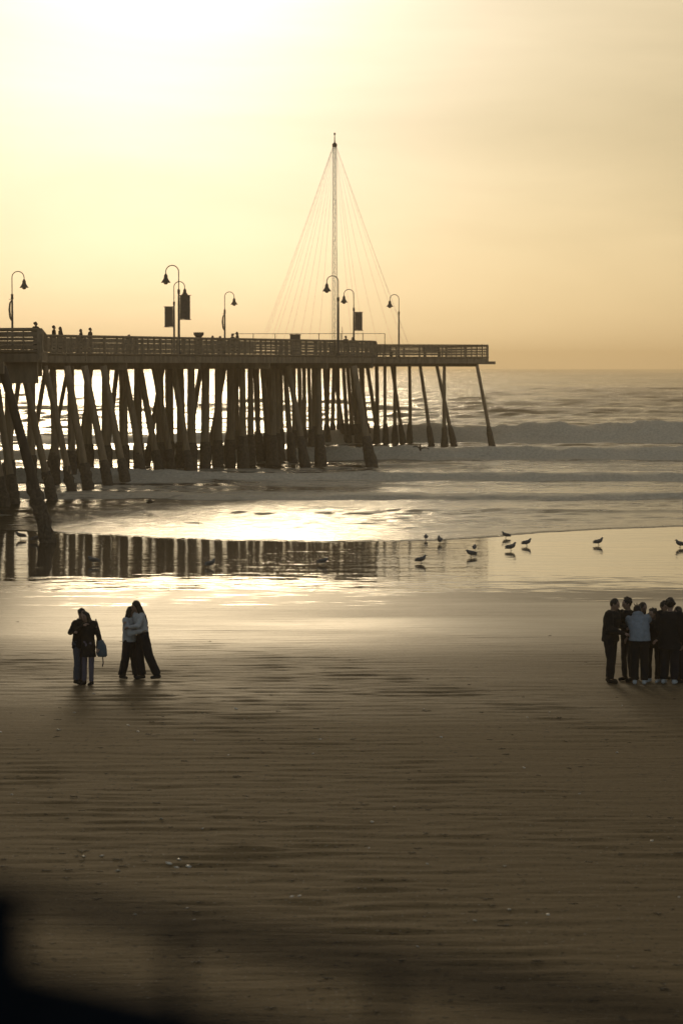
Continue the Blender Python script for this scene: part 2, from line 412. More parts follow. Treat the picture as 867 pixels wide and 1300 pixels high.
poly_slab('deck', A, DZ-.12, DZ, M['wood']); poly_slab('deck', B, DZ-.125, DZ-.005, M['wood']); poly_slab('deck', C, DZ-.13, DZ-.01, M['wood'])
def edge_run(p0, p1, style):
    a = Vector((*p0,0)); b = Vector((*p1,0)); L = (b-a).length; d = (b-a)/L
    mb = MB(); zc = DZ
    mb.beam(loc(a+Vector((0,0,RT-.04))), loc(b+Vector((0,0,RT-.04))), .26, .08)
    if style == 'close':
        z = DZ+.06
        for hh_ in (.20,.16,.16,.26,.18):
            mb.beam(loc(a+Vector((0,0,z+hh_/2))), loc(b+Vector((0,0,z+hh_/2))), .05, hh_); z += hh_+(.018 if z > DZ+.1 else .05)
    else:
        mb.beam(loc(a+Vector((0,0,RT-.14))), loc(b+Vector((0,0,RT-.14))), .06, .11)
        for z in (.25,.47,.69): mb.beam(loc(a+Vector((0,0,DZ+z))), loc(b+Vector((0,0,DZ+z))), .05, .10)
    n = max(1, round(L/2.1)); nrm = d.cross(Vector((0,0,1)))
    for i in range(n):
        p = a+d*(L*i/n)+nrm*.045
        for t in ((.33,.67) if style == 'close' else (.3,.55)):
            if style == 'close' and random.random() < .12: continue
            p2 = p+d*(L/n*t); ww = random.choice((.09,.12,.3)) if style == 'close' else .06
            mb.beam(loc((p2.x,p2.y,DZ)), loc((p2.x,p2.y,RT-.085)), .05, ww) if abs(d.y) < abs(d.x) else mb.beam(loc((p2.x,p2.y,DZ)), loc((p2.x,p2.y,RT-.085)), ww, .05)
    r = mb.build('railing', M['rail_wood'], pier)
    for i in range(n+1):
        p = a+d*(L*i/n)+nrm*.07
        q = MB(); w = .16
        q.beam(loc((p.x,p.y,UB+.1)), loc((p.x,p.y,RT-.085)), w, w)
        q.build('railing_post', M['rail_wood'], r)
    f = MB(); f.beam(loc((a.x,a.y,(DZ-.14+UB)/2)), loc((b.x,b.y,(DZ-.14+UB)/2)), .24, DZ-.14-UB)
    f.beam(loc((a.x,a.y,DZ-.02)), loc((b.x,b.y,DZ-.02)), .34, .1)
    f.build('edge_beam', M['wood'], pier)
edge_run(A[1], A[2], 'close'); edge_run(A[2], A[3], 'close'); edge_run(A[3], A[4], 'close'); edge_run(A[5], A[0], 'close')
edge_run(B[0], B[1], 'close'); edge_run(B[1], B[2], 'close'); edge_run(B[3], B[4], 'close'); edge_run(B[4], B[5], 'close')
edge_run(C[2], C[3], 'open'); edge_run(C[3], C[4], 'open'); edge_run(C[4], C[5], 'open'); edge_run(C[1], C[2], 'open')
ob = MB(); ob.beam(loc((12.0,210.2,UB-.05+.1)), loc((13.6,210.9,UB-.05+.1)), .4, .26); ob.build('pile_cap', M['wood'], pier)

def inside(p, poly):
    x, y = p; c = False
    for i in range(len(poly)):
        x1,y1 = poly[i]; x2,y2 = poly[i-1]
        if (y1 > y) != (y2 > y) and x < (x2-x1)*(y-y1)/(y2-y1)+x1: c = not c
    return c
# cap beams across the pier under the decks (drop lower near the shore end)
for (x0,y0,x1,y1,zt,hh_) in [(-27,97.6,-13.9,97.6,UB,.5),(-26,107,-15.6,107,UB,.5),(-30,118.6,-15.1,117.9,UB,1.05),(-30,124,-16,123.4,UB,1.0),(-30,131,-16.7,130.4,UB,.9),(-31,138,-17.4,137.6,UB,.8),
    (-30,152,-13.6,150.0,UB,.45),(-28,160,-9.4,157.6,UB,.42),(-26,168,-5.0,165.6,UB,.4),(-24,177,-1.0,172.8,UB,.4),(-21,186,2.3,179.6,UB,.38),(-16,197,2.5,190,UB,.36),(-12,206,2.2,198,UB,.34),(-7,214,2.5,206.6,UB,.3),(-5,222,12.2,212.4,UB,.28)]:
    q = MB(); q.beam(loc((x0,y0,zt-hh_/2-.003)), loc((x1,y1,zt-hh_/2-.003)), .36, hh_); q.build('pile_cap', M['wood'], pier)
st = MB()
for k in range(7):
    a0 = Vector((-29+k*1.9, 119+k*.02, UB+.14)); b0 = Vector((-31+k*1.9, 147, UB+.14)); st.beam(loc(a0), loc(b0), .18, .28)
for k in range(8):
    o_ = Vector((-1.9*k*.92, 1.9*k*.42, 0)); st.beam(loc(Vector((-17,144,UB+.14))+o_), loc(Vector((1.6,178,UB+.14))+o_), .18, .28)
st.build('stringers', M['wood'], pier)

npile = 0
def pile(pt, pb, r=.2, sleeve=2.0, sr=2.0, crusty=False):
    """round timber from the deck to the sea bed, slightly crooked, with a crusted foot"""
    global npile
    npile += 1
    pt = Vector(pt); pb = Vector(pb); d = (pb-pt); n = 9
    pts = []; rad = []
    bx, by = random.uniform(-.05,.05), random.uniform(-.05,.05)
    ext = pb+d*(1.6/abs(d.z))
    for i in range(n+1):
        t = i/n; p = pt.lerp(ext, t)+Vector((bx,by,0))*math.sin(t*math.pi)
        pts.append(loc(p)); rad.append(r*(.86+.26*t)*random.uniform(.96,1.04))
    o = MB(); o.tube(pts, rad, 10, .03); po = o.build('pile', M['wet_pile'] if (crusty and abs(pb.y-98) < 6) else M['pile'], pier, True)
    s = MB(); pts = []; rad = []; L = d.length; m_ = 9 if not crusty else 14
    for i in range(m_+1):
        t = i/m_; z = sleeve*(1-t)-.5*t
        p = pb+(-d/L)*(z*L/abs(d.z)); pts.append(loc(p))
        prof = (1.12 if i == 0 else 1.25+(sr-1.25)*min(1, t*1.15)**.8)
        if crusty: prof = 1.1+(sr-1.1)*(.5+.5*math.sin(t*2.4))*random.uniform(.85,1.15)
        rad.append(r*prof*random.uniform(.95,1.05))
    s.tube(pts, rad, 14, .09 if not crusty else .2); s.build('pile_crust', M['crust'], po, True)
def px_pile(xt, xb, yb, r=.2, sleeve=2.0, sr=1.9, zt=UB-.2, dyt=0, crusty=False, zb=0.0):
    if xb < 100 and not crusty: r *= .8
    p = atZ(xb, yb, zb); t = Vector(((xt-433.5)*(p.y+dyt)/F, p.y+dyt, zt)); pile(t, (p.x,p.y,zb), r, sleeve, sr, crusty)
px_pile(4, 62, 689, .215, 2.6, 1.45, crusty=True)
# leaning piles of the front rows, then the upright rows behind, then piles leaning the other way
for xt, xb, yb in [(-24,7,644),(-6,20,640),(30,67,636),(58,92,627),(86,113,622),(108,138,617),(132,160,614),(158,181,605),(178,203,601),(196,219,600),(220,241,601)]:
    px_pile(xt, xb, yb,   .2 if xb < 100 else .24, 1.6, 1.45, crusty=yb > 620)
for xt, xb, yb in [(12,14,628),(42,41,620),(68,71,615),(91,92,612),(113,113,601),(135,136,603),(157,158,602),(176,177,600),(203,204,597),(215,216,596),(229,230,597),(243,244,598),(262,261,597),(278,277,594),(293,293,593)]:
    px_pile(xt, xb, yb, .31, 2.0, 1.3)
for xt, xb, yb in [(28,2,622),(60,36,610),(88,62,600),(118,97,596),(150,133,593),(208,186,592),(256,236,592),(286,262,592),(306,284,588)]:
    px_pile(xt, xb, yb, .2, 1.6, 1.5)
for xt, xb, yb, r in [(308,309,594,.27),(318,318,592,.24),(324,331,588,.2),(333,341,588,.2),(346,346,592,.27),(352,352,589,.24),(336,358,586,.2),(362,371,587,.22),(366,388,594,.23),(380,382,580,.2),(392,396,578,.18),(404,407,591,.27),
    (449,472,594,.26)]:
    px_pile(xt, xb, yb, r*.98, 2.3, 1.85)
# far cluster below the outer deck
for xt, xb, yb in [(300,302,575),(327,327,576),(341,339,574),(357,357,573),(373,374,571),(386,386,570),(398,400,568),(412,416,564),(417,414,563),(424,422,562),(429,431,562),(424,438,563),(436,442,564),(441,448,563),(446,455,564),(452,458,564),(460,461,562),(457,468,563),(466,481,563),(478,478,564)]:
    px_pile(xt, xb, yb, .2, 1.9, 1.9)
for xt, xb, yb in [(488.5,489.5,565),(501,501,565),(497,512,565),(519.5,520,565),(533,548,569),(563.6,564,569.5),(554,577,569.5),(605,625,571)]:
    px_pile(xt, xb, yb, .165, 2.0, 2.1)
print('piles', npile)

# ------------------------------------------------------------------ pier lamps
def street_lamp(px, d, side, extra, label):
    x = (px-433.5)*d/F; top = 13.9-DZ
    root = empty('street_lamp', (x, d, DZ), 0, label, 'street lamp', 'gooseneck lamps along the pier deck')
    q = MB(); q.tube([(0,0,0),(0,0,.12),(0,0,.16),(0,0,top*.62),(0,0,top*.70)], [.15,.15,.085,.07,.055], 10); q.tube([(0,0,top*.68),(0,0,top*.73)], .085, 10)
    q.build('pole', M['metal'], root, True)
    a = MB(); r = .42; pts = [(0,0,top*.70),(0,0,top-r)]
    for k in range(1, 13):
        t = math.pi*k/12; pts.append((side*(r-r*math.cos(t)),0,top-r+r*math.sin(t)))
    pts.append((side*2*r,0,top-r-.18)); a.tube(pts, .032, 8); a.build('gooseneck', M['metal'], root, True)
    l = MB(); zc = top-r-.18
    l.tube([(side*2*r,0,zc+.06),(side*2*r,0,zc-.02),(side*2*r,0,zc-.06),(side*2*r,0,zc-.22),(side*2*r,0,zc-.30),(side*2*r,0,zc-.50),(side*2*r,0,zc-.53)], [.05,.09,.12,.13,.17,.30,.33], 14)
    l.build('lamp_shade', M['metal'], root, True)
    bl = MB(); bl.ell((side*2*r,0,zc-.56), .14, .14, .09); bl.build('bulb_glass', M['banner'], root, True)
    if extra == 'banner':
        s2 = -side; zt = top*.66; w = .66; hgt = 1.55
        bm_ = MB(); n = 6
        for i in range(n+1):
            for j in (0, 1): bm_.v.append((s2*(.08+w*i/n), .03*math.sin(i*1.1)+(.012 if j else -.012)*0, zt-hgt*j+(.02*math.sin(i) if j else 0)))
        for i in range(n): bm_.f.append((2*i, 2*i+1, 2*i+3, 2*i+2))
        k = len(bm_.v)
        for vv in list(bm_.v[:k]): bm_.v.append((vv[0], vv[1]+.015, vv[2]))
        for i in range(n): bm_.f.append((k+2*i, k+2*i+2, k+2*i+3, k+2*i+1))
        bm_.build('banner', M['banner'], root)
        br = MB(); br.tube([(0,0,zt+.02),(s2*(w+.16),0,zt+.02)], .022, 6); br.build('banner_arm', M['metal'], root); br = MB(); br.tube([(0,0,zt-hgt-.02),(s2*(w+.16),0,zt-hgt-.02)], .022, 6); br.build('banner_arm', M['metal'], root)
    if extra == 'furled':
        f = MB(); z1 = top*.66
        f.tube([(-.03,0,z1),(-side*.16,0,z1-.25),(-side*.2,.02,z1-.7),(-side*.14,0,z1-1.25),(-.03,0,z1-1.5)], [.03,.06,.075,.07,.03], 8); f.build('furled_banner', M['banner'], root, True)
        g = MB(); g.tube([(-side*.02,0,z1+.03),(-side*.22,0,z1+.03)], .02, 6); g.build('banner_arm', M['metal'], root); g = MB(); g.tube([(0,0,z1+.35),(0,0,z1+.05)], [.06,.10], 8); g.build('collar', M['metal'], root)
    return root
street_lamp(17.5,165,1,'furled','gooseneck lamp with a narrow furled banner at the far left of the pier')
street_lamp(228,155,-1,'banner','tallest looking gooseneck lamp with a wide banner hanging on its right')
street_lamp(222,185,1,'banner','gooseneck lamp with banner on its left, standing behind the tallest looking lamp')
street_lamp(286,211,1,'furled','small gooseneck lamp with furled banner beside the seated people')
street_lamp(429.5,173,-1,None,'bare gooseneck lamp in front of the lattice mast')
street_lamp(449,204,-1,'banner','gooseneck lamp just right of the mast with a banner on its right')
street_lamp(506,219,-1,None,'lone bare gooseneck lamp on the outer end deck of the pier')

# ------------------------------------------------------------------ mast with its cone of cables
mx, my = -.6, 209.
mast = empty('lattice_mast', (mx,my,DZ), 0, 'tall slim lattice mast with a cone of light cables on the pier end', 'mast')
MT = 26.6-DZ
q = MB()
def mw(z): return .21*(1-.35*z/MT)
for k in range(3):
    t = 2*math.pi*k/3+.5
    q.tube([(mw(z)*1.15*math.cos(t), mw(z)*1.15*math.sin(t), z) for z in (0, MT*.5, MT)], .024, 6)
z = 0; i = 0
while z < MT-.4:
    for k in range(3):
        t0 = 2*math.pi*k/3+.5; t1 = 2*math.pi*((k+1)%3)/3+.5
        if i % 2: t0, t1 = t1, t0
        q.tube([(mw(z)*1.15*math.cos(t0), mw(z)*1.15*math.sin(t0), z), (mw(z+.4)*1.15*math.cos(t1), mw(z+.4)*1.15*math.sin(t1), z+.4)], .009, 4, cap=False)
    z += .4; i += 1
q.build('lattice', M['cable'], mast)
q = MB(); q.tube([(0,0,MT-.1),(0,0,MT+.15),(0,0,MT+.3),(0,0,MT+1.0)], [.2,.22,.06,.03], 8); q.ell((0,0,MT+1.05), .09,.09,.12); q.build('finial', M['metal'], mast)
q = MB(); q.box((-.55,-.55,0),(.55,.55,.35)); q.box((-.4,-.4,.35),(.4,.4,1.25)); q.build('mast_base', M['bin'], mast)
for k in range(22):
    t = 2*math.pi*(k+.3)/22; ex_, ey_ = 6.95*math.cos(t), 6.95*math.sin(t)
    p = (mx+ex_, my+ey_)
    if not (inside(p, B) or inside(p, C)): 
        if not inside((mx+ex_*.8, my+ey_*.8), B) and not inside((mx+ex_*.8, my+ey_*.8), C): continue
        ex_, ey_ = ex_*.8, ey_*.8
    c_ = MB(); pts = []
    for i in range(9):
        s_ = i/8; pts.append((ex_*s_+.14*math.cos(t)*(1-s_), ey_*s_+.14*math.sin(t)*(1-s_), MT*(1-s_)-.25*math.sin(math.pi*s_)+.15*s_))
    c_.tube(pts, .0055, 4, cap=False)
    for i in range(1, 34):
        s_ = i/34; c_.ell((ex_*s_+.14*math.cos(t)*(1-s_), ey_*s_+.14*math.sin(t)*(1-s_), MT*(1-s_)-.25*math.sin(math.pi*s_)-.03), .014,.014,.02, 5, 3)
    c_.build('light_cable', M['cable'], mast)
# thin guard fence around the mast enclosure
gf = empty('guard_fence', (-5,198,DZ), 0, 'thin metal guard fence standing above the pier railing beside the mast', 'fence')
q = MB(); a0 = Vector((-8.6-(-5), 0, 0)); 
P0 = Vector((-4.2,.5,0)); P1 = Vector((8.6,-.6,0))
q.tube([P0+Vector((0,0,1.9)), P1+Vector((0,0,1.9))], .025, 6); q.tube([P0+Vector((0,0,1.0)), P1+Vector((0,0,1.0))], .02, 6); q.build('top_bar', M['metal'], gf)
for k in range(8):
    p = P0.lerp(P1, k/7); q = MB(); q.tube([p, p+Vector((0,0,1.9))], .028, 6); q.build('fence_post', M['metal'], gf)
q = empty('bin', ((253-433.5)*158/F,158,DZ), 0, 'tapered litter bin standing at the pier railing between two lamps', 'bin')
k = MB(); k.loft([(0,0,0,.22,.22),(0,0,1.0,.26,.26)]); k.build('bin_body', M['bin'], q)
k = MB(); k.loft([(0,0,1.0,.2,.2),(0,0,1.15,.2,.2),(0,0,1.3,.34,.34),(0,0,1.46,.34,.34)]); k.build('bin_lid', M['bin'], q)
q = empty('utility_box', ((375-433.5)*185/F,185,DZ), 0, 'small square utility box just showing over the pier railing', 'box')
k = MB(); k.box((-.4,-.3,0),(.4,.3,1.62)); k.build('box_body', M['bin'], q); k = MB(); k.box((-.44,-.34,1.62),(.44,.34,1.68)); k.build('box_lid', M['metal'], q)
def bench(px, d, label):
    o = empty('bench', ((px-433.5)*d/F, d, DZ), .4, label, 'bench', 'benches along the outer deck')
    k = MB(); k.box((-.85,-.25,.42),(.85,.25,.48)); k.build('seat', M['wood'], o)
    k = MB(); k.box((-.85,.24,.5),(.85,.29,.98)); k.build('backrest', M['wood'], o)
    for s in (-1, 1):
        k = MB(); k.box((s*.7-.05,-.22,0),(s*.7+.05,.22,.42)); k.box((s*.7-.04,.21,.3),(s*.7+.04,.24,.9)); k.build('leg', M['metal'], o)
bench(548, 212.5, 'right wooden bench on the outer deck behind the open railing'); bench(487, 208.6, 'left wooden bench on the outer deck behind the open railing')
q = empty('fishing_rod', ((434-433.5)*186/F, 186, DZ), 0, 'thin fishing rod propped upright behind the railing near the mast', 'fishing rod')
k = MB(); k.tube([(0,0,0),(.02,0,1.5),(.03,0,2.3)], [.035,.025,.015], 6); k.build('rod', M['metal'], q)

# ------------------------------------------------------------------ people
def hand(mb, wrist, d, up, s=1.0, curl=.5):
    d = Vector(d).normalized(); up = Vector(up); sd = d.cross(up).normalized(); up = sd.cross(d).normalized()
    w = Vector(wrist); palm = w+d*.075*s
    mb.capsule(w, palm, .024*s, .026*s, 8); mb.capsule(w+sd*.018*s, palm+sd*.022*s, .016*s, .016*s, 8); mb.capsule(w-sd*.018*s, palm-sd*.022*s, .016*s, .016*s, 8)
    for i, L in enumerate((.062,.072,.068,.052)):
        p = palm+sd*((1.5-i)*.021*s); a = d*math.cos(curl)-up*math.sin(curl); q = p+a*L*.5*s
        a2 = d*math.cos(curl*2)-up*math.sin(curl*2)
        mb.capsule(p, q, .010*s, .009*s, 6); mb.capsule(q, q+a2*L*.5*s, .009*s, .008*s, 6)
    p = w+sd*.03*s+d*.02*s; q = p+(d*.6+sd*.6-up*.4).normalized()*.04*s
    mb.capsule(p, q, .012*s, .011*s, 6); mb.capsule(q, q+(d*.9-up*.4).normalized()*.028*s, .010*s, .009*s, 6)

def person(label, loc3, rot, h=1.7, lean=0.0, side=0.0, head_turn=0.0, nod=0.0, L=None, Rr=None, legs=None, top=None, bottom=None, shoes='black_shoe', hair='short', build=1.0, group=None, voxel=.012, female=False, extra=None):
    """local axes: x = across, -y = the way the person faces, z = up"""
    s = h/1.7; root = empty('person', loc3, rot, label, 'person', group)
    bw = build
    def bend(v):
        v = Vector(v); t = min(1, max(0, (v.z/s-.92)/.35))
        piv = Vector((0,0,.95*s)); r = v-piv
        r = Matrix.Rotation(lean*t, 3, 'X') @ r; r = Matrix.Rotation(side*t, 3, 'Y') @ r
        return piv+r
    hc = Vector((0,-.015,1.585))*s
    def headx(v):
        v = Vector(v); piv = Vector((0,0,1.49*s)); r = v-piv
        r = Matrix.Rotation(nod, 3, 'X') @ r; r = Matrix.Rotation(head_turn, 3, 'Z') @ r
        return bend(piv+r)
    sh = [bend(Vector((q*.175*bw,0,1.395))*s) for q in (-1,1)]
    arms = []
    for q, A_ in ((-1, Rr), (1, L)):
        i = 0 if q < 0 else 1
        if A_ is None: A_ = ((q*.25,.03,1.10),(q*.25,-.06,.86))
        arms.append([sh[i], Vector(A_[0])*s, Vector(A_[1])*s])
    if legs is None: legs = [((-.10,-.02,.49),(-.11,.02,.085)),((.10,-.02,.49),(.11,.02,.085))]
    lg = []
    for q, l in zip((-1,1), legs): lg.append([Vector((q*.085*bw,0,.90))*s, Vector(l[0])*s, Vector(l[1])*s])
    # body: one continuous skin
    mb = MB()
    mb.loft([(0,0,z*s,rx*s*bw,ry*s*bw) for z,rx,ry in ((.84,.13,.10),(.92,.155,.112),(1.0,.145,.105),(1.10,.125,.095),(1.22,.145,.108),(1.33,.165,.112),(1.40,.14,.09),(1.44,.07,.065))]); mb.xf(bend)
    i0 = len(mb.v)
    mb.capsule((0,.005*s,1.40*s), (0,-.005*s,1.52*s), .056*s, .05*s)
    mb.ell(hc, .073*s, .092*s, .112*s, 18, 14); mb.ell(hc+Vector((0,-.03,-.055))*s, .052*s, .055*s, .055*s)      # skull and jaw
    mb.capsule(hc+Vector((0,-.088,.012))*s, hc+Vector((0,-.108,-.025))*s, .010*s, .014*s, 8)                      # nose
    mb.capsule(hc+Vector((-.018,-.086,-.057))*s, hc+Vector((.018,-.086,-.057))*s, .008*s, .008*s, 8)              # lips
    for q in (-1,1):
        mb.ell(hc+Vector((q*.075,.005,-.005))*s, .012*s, .02*s, .032*s, 8, 6)                                      # ears
        mb.capsule(hc+Vector((q*.015,-.083,.03))*s, hc+Vector((q*.05,-.072,.03))*s, .010*s, .009*s, 6)             # brow
    mb.xf(headx, i0)
    for a in arms:
        mb.capsule(a[0], a[1], .048*s*bw, .038*s*bw); mb.capsule(a[1], a[2], .038*s*bw, .025*s)
        hand(mb, a[2], a[2]-a[1], (0,-.3,1) if abs((a[2]-a[1]).normalized().z) < .8 else (0,1,0), s)
    for l in lg:
        mb.capsule(l[0], l[1], .082*s*bw, .053*s*bw); mb.capsule(l[1], l[2], .052*s*bw, .035*s*bw)
        mb.capsule(l[2]+Vector((0,.02,-.02))*s, l[2]+Vector((0,-.13,-.05))*s, .034*s, .026*s)
    mb.remesh('body', M['skin'], root, voxel)
    for q in (-1,1):
        e = MB(); e.ell(hc+Vector((q*.030,-.082,.008))*s, .011*s, .009*s, .007*s, 8, 5); e.xf(headx); e.build('eye', M['eye'], root, True)
    # hair
    hm = MB()
    hm.ell(hc+Vector((0,.018,.022))*s, .083*s, .095*s, .106*s, 18, 12)
    if hair == 'bun': hm.ell(hc+Vector((0,.115,.03))*s, .045*s,.045*s,.045*s)
    if hair == 'long':
        for q in (-1,0,1):
            hm.capsule(hc+Vector((q*.05,.045,.03))*s, hc+Vector((q*.085,.085,-.28))*s, .055*s, .045*s); hm.capsule(hc+Vector((q*.085,.085,-.28))*s, hc+Vector((q*.07,.09,-.42))*s, .045*s, .02*s)
        for q in (-1,1): hm.capsule(hc+Vector((q*.068,.0,.03))*s, hc+Vector((q*.085,.01,-.2))*s, .028*s, .035*s)
    if hair == 'spiky':
        for k in range(9): 
            a = random.uniform(-1,1); b2 = random.uniform(-1,1)
            hm.capsule(hc+Vector((a*.04,.01+b2*.05,.10))*s, hc+Vector((a*.08,.02+b2*.07,.16))*s, .016*s, .007*s, 6)
    if hair == 'curly':
        for k in range(26):
            t = random.uniform(0,6.28); u = random.uniform(-.1,1); rr = math.sqrt(max(0,1-u*u))
            hm.ell(hc+Vector((.088*rr*math.cos(t), .02+.095*rr*math.sin(t)*(.4 if math.sin(t) < 0 else 1), .025+.10*u))*s, .03*s,.03*s,.03*s, 7, 5)
    hm.xf(headx); hm.remesh('hair', M['hair'], root, max(.009, voxel*.8), .006, 20, random.random()*9, 1)
    # top
    tp = dict(mat='black_cloth', hem=.86, flare=1.0, sl=1.0, name='jacket', puff=1.0); tp.update(top or {})
    tm = MB(); pf = tp['puff']
    rings = [(.0,0,z,rx,ry) for z,rx,ry in ((.80,.170,.130),(.90,.172,.132),(1.0,.165,.128),(1.10,.158,.122),(1.22,.168,.13),(1.33,.182,.130),(1.40,.155,.108),(1.455,.085,.08))]
    hem = tp['hem']; rr_ = [r for r in rings if r[2] > hem+.02]; f = tp['flare']
    if hem < .80: rr_ = [(0,0,hem,.170*f,.14*f)]+rr_
    else:
        k0 = rr_[0]; rr_ = [(0,0,hem,k0[3]*f,k0[4]*f)]+rr_
    tm.loft([(x*s,y*s,z*s,rx*s*bw*pf,ry*s*bw*pf) for x,y,z,rx,ry in rr_], 20); tm.xf(bend)
    for a in arms:
        w = a[1].lerp(a[2], .93)
        tm.capsule(a[0]+Vector((0,0,-.005)), a[1], .066*s*bw*tp['sl'], .056*s*bw*tp['sl']); tm.capsule(a[1], w, .056*s*bw*tp['sl'], .040*s*tp['sl'])
    if tp['name'] == 'hoodie':
        i0 = len(tm.v); tm.ell((0,.085*s,1.45*s), .11*s,.07*s,.06*s); tm.capsule((-.07*s,.02*s,1.46*s),(.07*s,.02*s,1.46*s), .05*s); tm.xf(bend, i0)
    tm.remesh(tp['name'], M[tp['mat']], root, voxel, .012, 8, random.random()*9)
    # trousers / tights
    bt = dict(mat='black_cloth', thigh=1.0, cuff=1.0, name='trousers'); bt.update(bottom or {})
    pm = MB(); pm.loft([(0,0,z*s,rx*s*bw,ry*s*bw) for z,rx,ry in ((.80,.140,.11),(.88,.168,.128),(.96,.165,.125),(1.04,.150,.115))])
    for l in lg:
        an = l[1].lerp(l[2], .97)
        pm.capsule(l[0], l[1], .098*s*bw*bt['thigh'], .072*s*bw*bt['cuff']); 
        pm.tube([l[1], l[1].lerp(an,.5), an], [.072*s*bw*bt['cuff'], .070*s*bw*bt['cuff'], .066*s*bt['cuff']], 12)
    pm.remesh(bt['name'], M[bt['mat']], root, voxel, .008, 7, random.random()*9)
    for l in lg:
        q = MB(); an = l[2]; g = (legs.index((legs[0])) if False else 0)
        q.capsule(an+Vector((0,.035,-.035))*s, an+Vector((0,-.13,-.047))*s, .044*s, .036*s); q.capsule(an+Vector((0,.02,-.03))*s, an+Vector((0,.01,.02))*s, .046*s, .044*s)
        q.remesh('shoe', M[shoes], root, .012)
    if extra: extra(root, s, bend, arms)
    return root
def gz(x, Y): return float(zsand(np.array([x]), np.array([Y]))[0])
def ground(px, py):
    z = .5
    for _ in range(6): p = atZ(px, py, z); z = gz(p.x, p.y)
    return Vector((p.x, p.y, z))
def bag(root, s, bend, arms):
    q = MB(); x = .30
    q.loft([(x,.05,.62,.09,.08),(x,.04,.66,.12,.10),(x-.01,.03,.85,.12,.10),(x-.03,.02,.98,.07,.07)]); q.remesh('shoulder_bag', M['blue_bag'], root, .012, .012, 9, 3)
    q = MB(); q.tube([(x-.02,.02,.98),(.24,-.01,1.2),(.19,-.02,1.42),(.16,.04,1.43),(.22,.08,1.2),(x-.01,.05,.98)], .014, 6); q.tube([(x+.03,.0,.68),(x+.05,.0,.5),(x+.03,0,.42)], .014, 6); q.build('bag_strap', M['charcoal'], root)
hug = 'people embracing in two pairs on the sand'; crowd = 'people huddled together at the right edge'
p = ground(101, 869)
person('woman in black jacket and blue jeans, hair in a bun, embracing her friend', p, R(52), 1.64, .10, 0.03, R(-14), .1,
       L=((.30,-.22,1.34),(.17,-.38,1.33)), Rr=((-.27,.0,1.17),(-.10,-.24,1.33)),
       legs=[((-.08,-.03,.49),(-.09,.0,.085)),((.08,.0,.49),(.07,.03,.085))], top=dict(mat='black_cloth', hem=.80), bottom=dict(mat='denim', thigh=.95, cuff=1.12), hair='bun', group=hug, female=True)
p = ground(113, 870)
person('woman in dark mid thigh coat and grey tights with a light blue shoulder bag', p, R(-20), 1.60, .0, -.11, R(-10), .12,
       L=((.25,.03,1.12),(.26,-.04,.88)), Rr=((-.24,-.10,1.14),(-.18,-.26,1.22)),
       legs=[((-.09,-.02,.47),(-.11,.0,.085)),((.075,-.01,.47),(.07,.0,.085))], top=dict(mat='black_cloth', hem=.66, flare=1.12, name='coat'), bottom=dict(mat='grey_cloth', thigh=.84, cuff=.84, name='tights'), hair='long', group=hug, female=True, extra=bag)
p = ground(165, 862)
person('woman in a pale fleece jacket and wide dark trousers hugging the taller woman beside her', p, R(60), 1.60, .05, .0, R(10), .05,
       L=((.22,-.26,1.15),(.08,-.42,1.22)), Rr=((-.26,-.20,1.10),(-.10,-.42,1.16)),
       legs=[((-.10,.05,.47),(-.10,.15,.085)),((.10,-.07,.47),(.10,-.12,.085))], top=dict(mat='white_fleece', hem=.88, sl=1.28, puff=1.16), bottom=dict(mat='navy_cloth', thigh=1.12, cuff=1.4), shoes='charcoal', hair='long', group=hug, female=True)
p = ground(182, 863)
person('taller long haired woman in short white top leaning over to hug the fleece wearer', p, R(-62), 1.76, .20, .0, R(-8), .12,
       L=((.24,-.22,1.18),(.08,-.34,1.14)), Rr=((-.27,-.12,1.18),(-.14,-.30,1.22)),
       legs=[((-.10,-.04,.49),(-.10,.02,.085)),((.10,.10,.49),(.12,.28,.10))], top=dict(mat='white_fleece', hem=1.03, sl=1.05, name='crop_top'), bottom=dict(mat='navy_cloth', thigh=1.15, cuff=1.35), shoes='charcoal', hair='long', group=hug, female=True)
# the huddle at the right
p = ground(774, 867)
person('man in all black, leftmost of the huddle, standing side on with bent elbow', p, R(62), 1.84, .10, 0, 0, .15,
       L=((.24,-.05,1.15),(.14,-.30,1.10)), Rr=((-.25,-.08,1.10),(-.12,-.34,1.02)), legs=[((-.08,-.05,.49),(-.07,-.03,.085)),((.10,.01,.49),(.10,.06,.085))],
       top=dict(mat='black_cloth', hem=.84, puff=1.12, sl=1.2), bottom=dict(mat='black_cloth', thigh=1.08, cuff=1.12), group=crowd, build=1.12)
p = ground(796, 865)
person('slim man in black facing left, second from the left in the huddle', p, R(-58), 1.82, .0, 0, R(-10), .18,
       L=((.24,.04,1.12),(.20,-.16,.92)), Rr=((-.24,-.06,1.12),(-.14,-.30,1.34)), bottom=dict(mat='charcoal', thigh=.92, cuff=.85), hair='curly', group=crowd)
p = ground(811, 869)+Vector((0,0,0))
person('man in a light blue hoodie and black trousers bending forward with white shoes', p, R(172), 1.80, .55, .10, 0, .25,
       L=((.22,-.46,1.10),(.16,-.50,.86)), Rr=((-.30,-.40,1.12),(-.20,-.42,.88)), legs=[((-.10,-.02,.49),(-.10,.03,.085)),((.10,.0,.49),(.09,.04,.085))],
       top=dict(mat='light_blue', hem=.90, sl=1.12, name='hoodie', puff=1.22, flare=1.08), bottom=dict(mat='black_cloth', thigh=1.08, cuff=1.15), shoes='white_shoe', hair='spiky', group=crowd, build=1.06)
p = ground(812, 862)
person('person with rounded dark hair standing behind the blue hoodie, mostly hidden', p, R(20), 1.70, .1, 0, R(12), .2, hair='long', bottom=dict(mat='black_cloth'), group=crowd)
p = ground(829, 866.5)
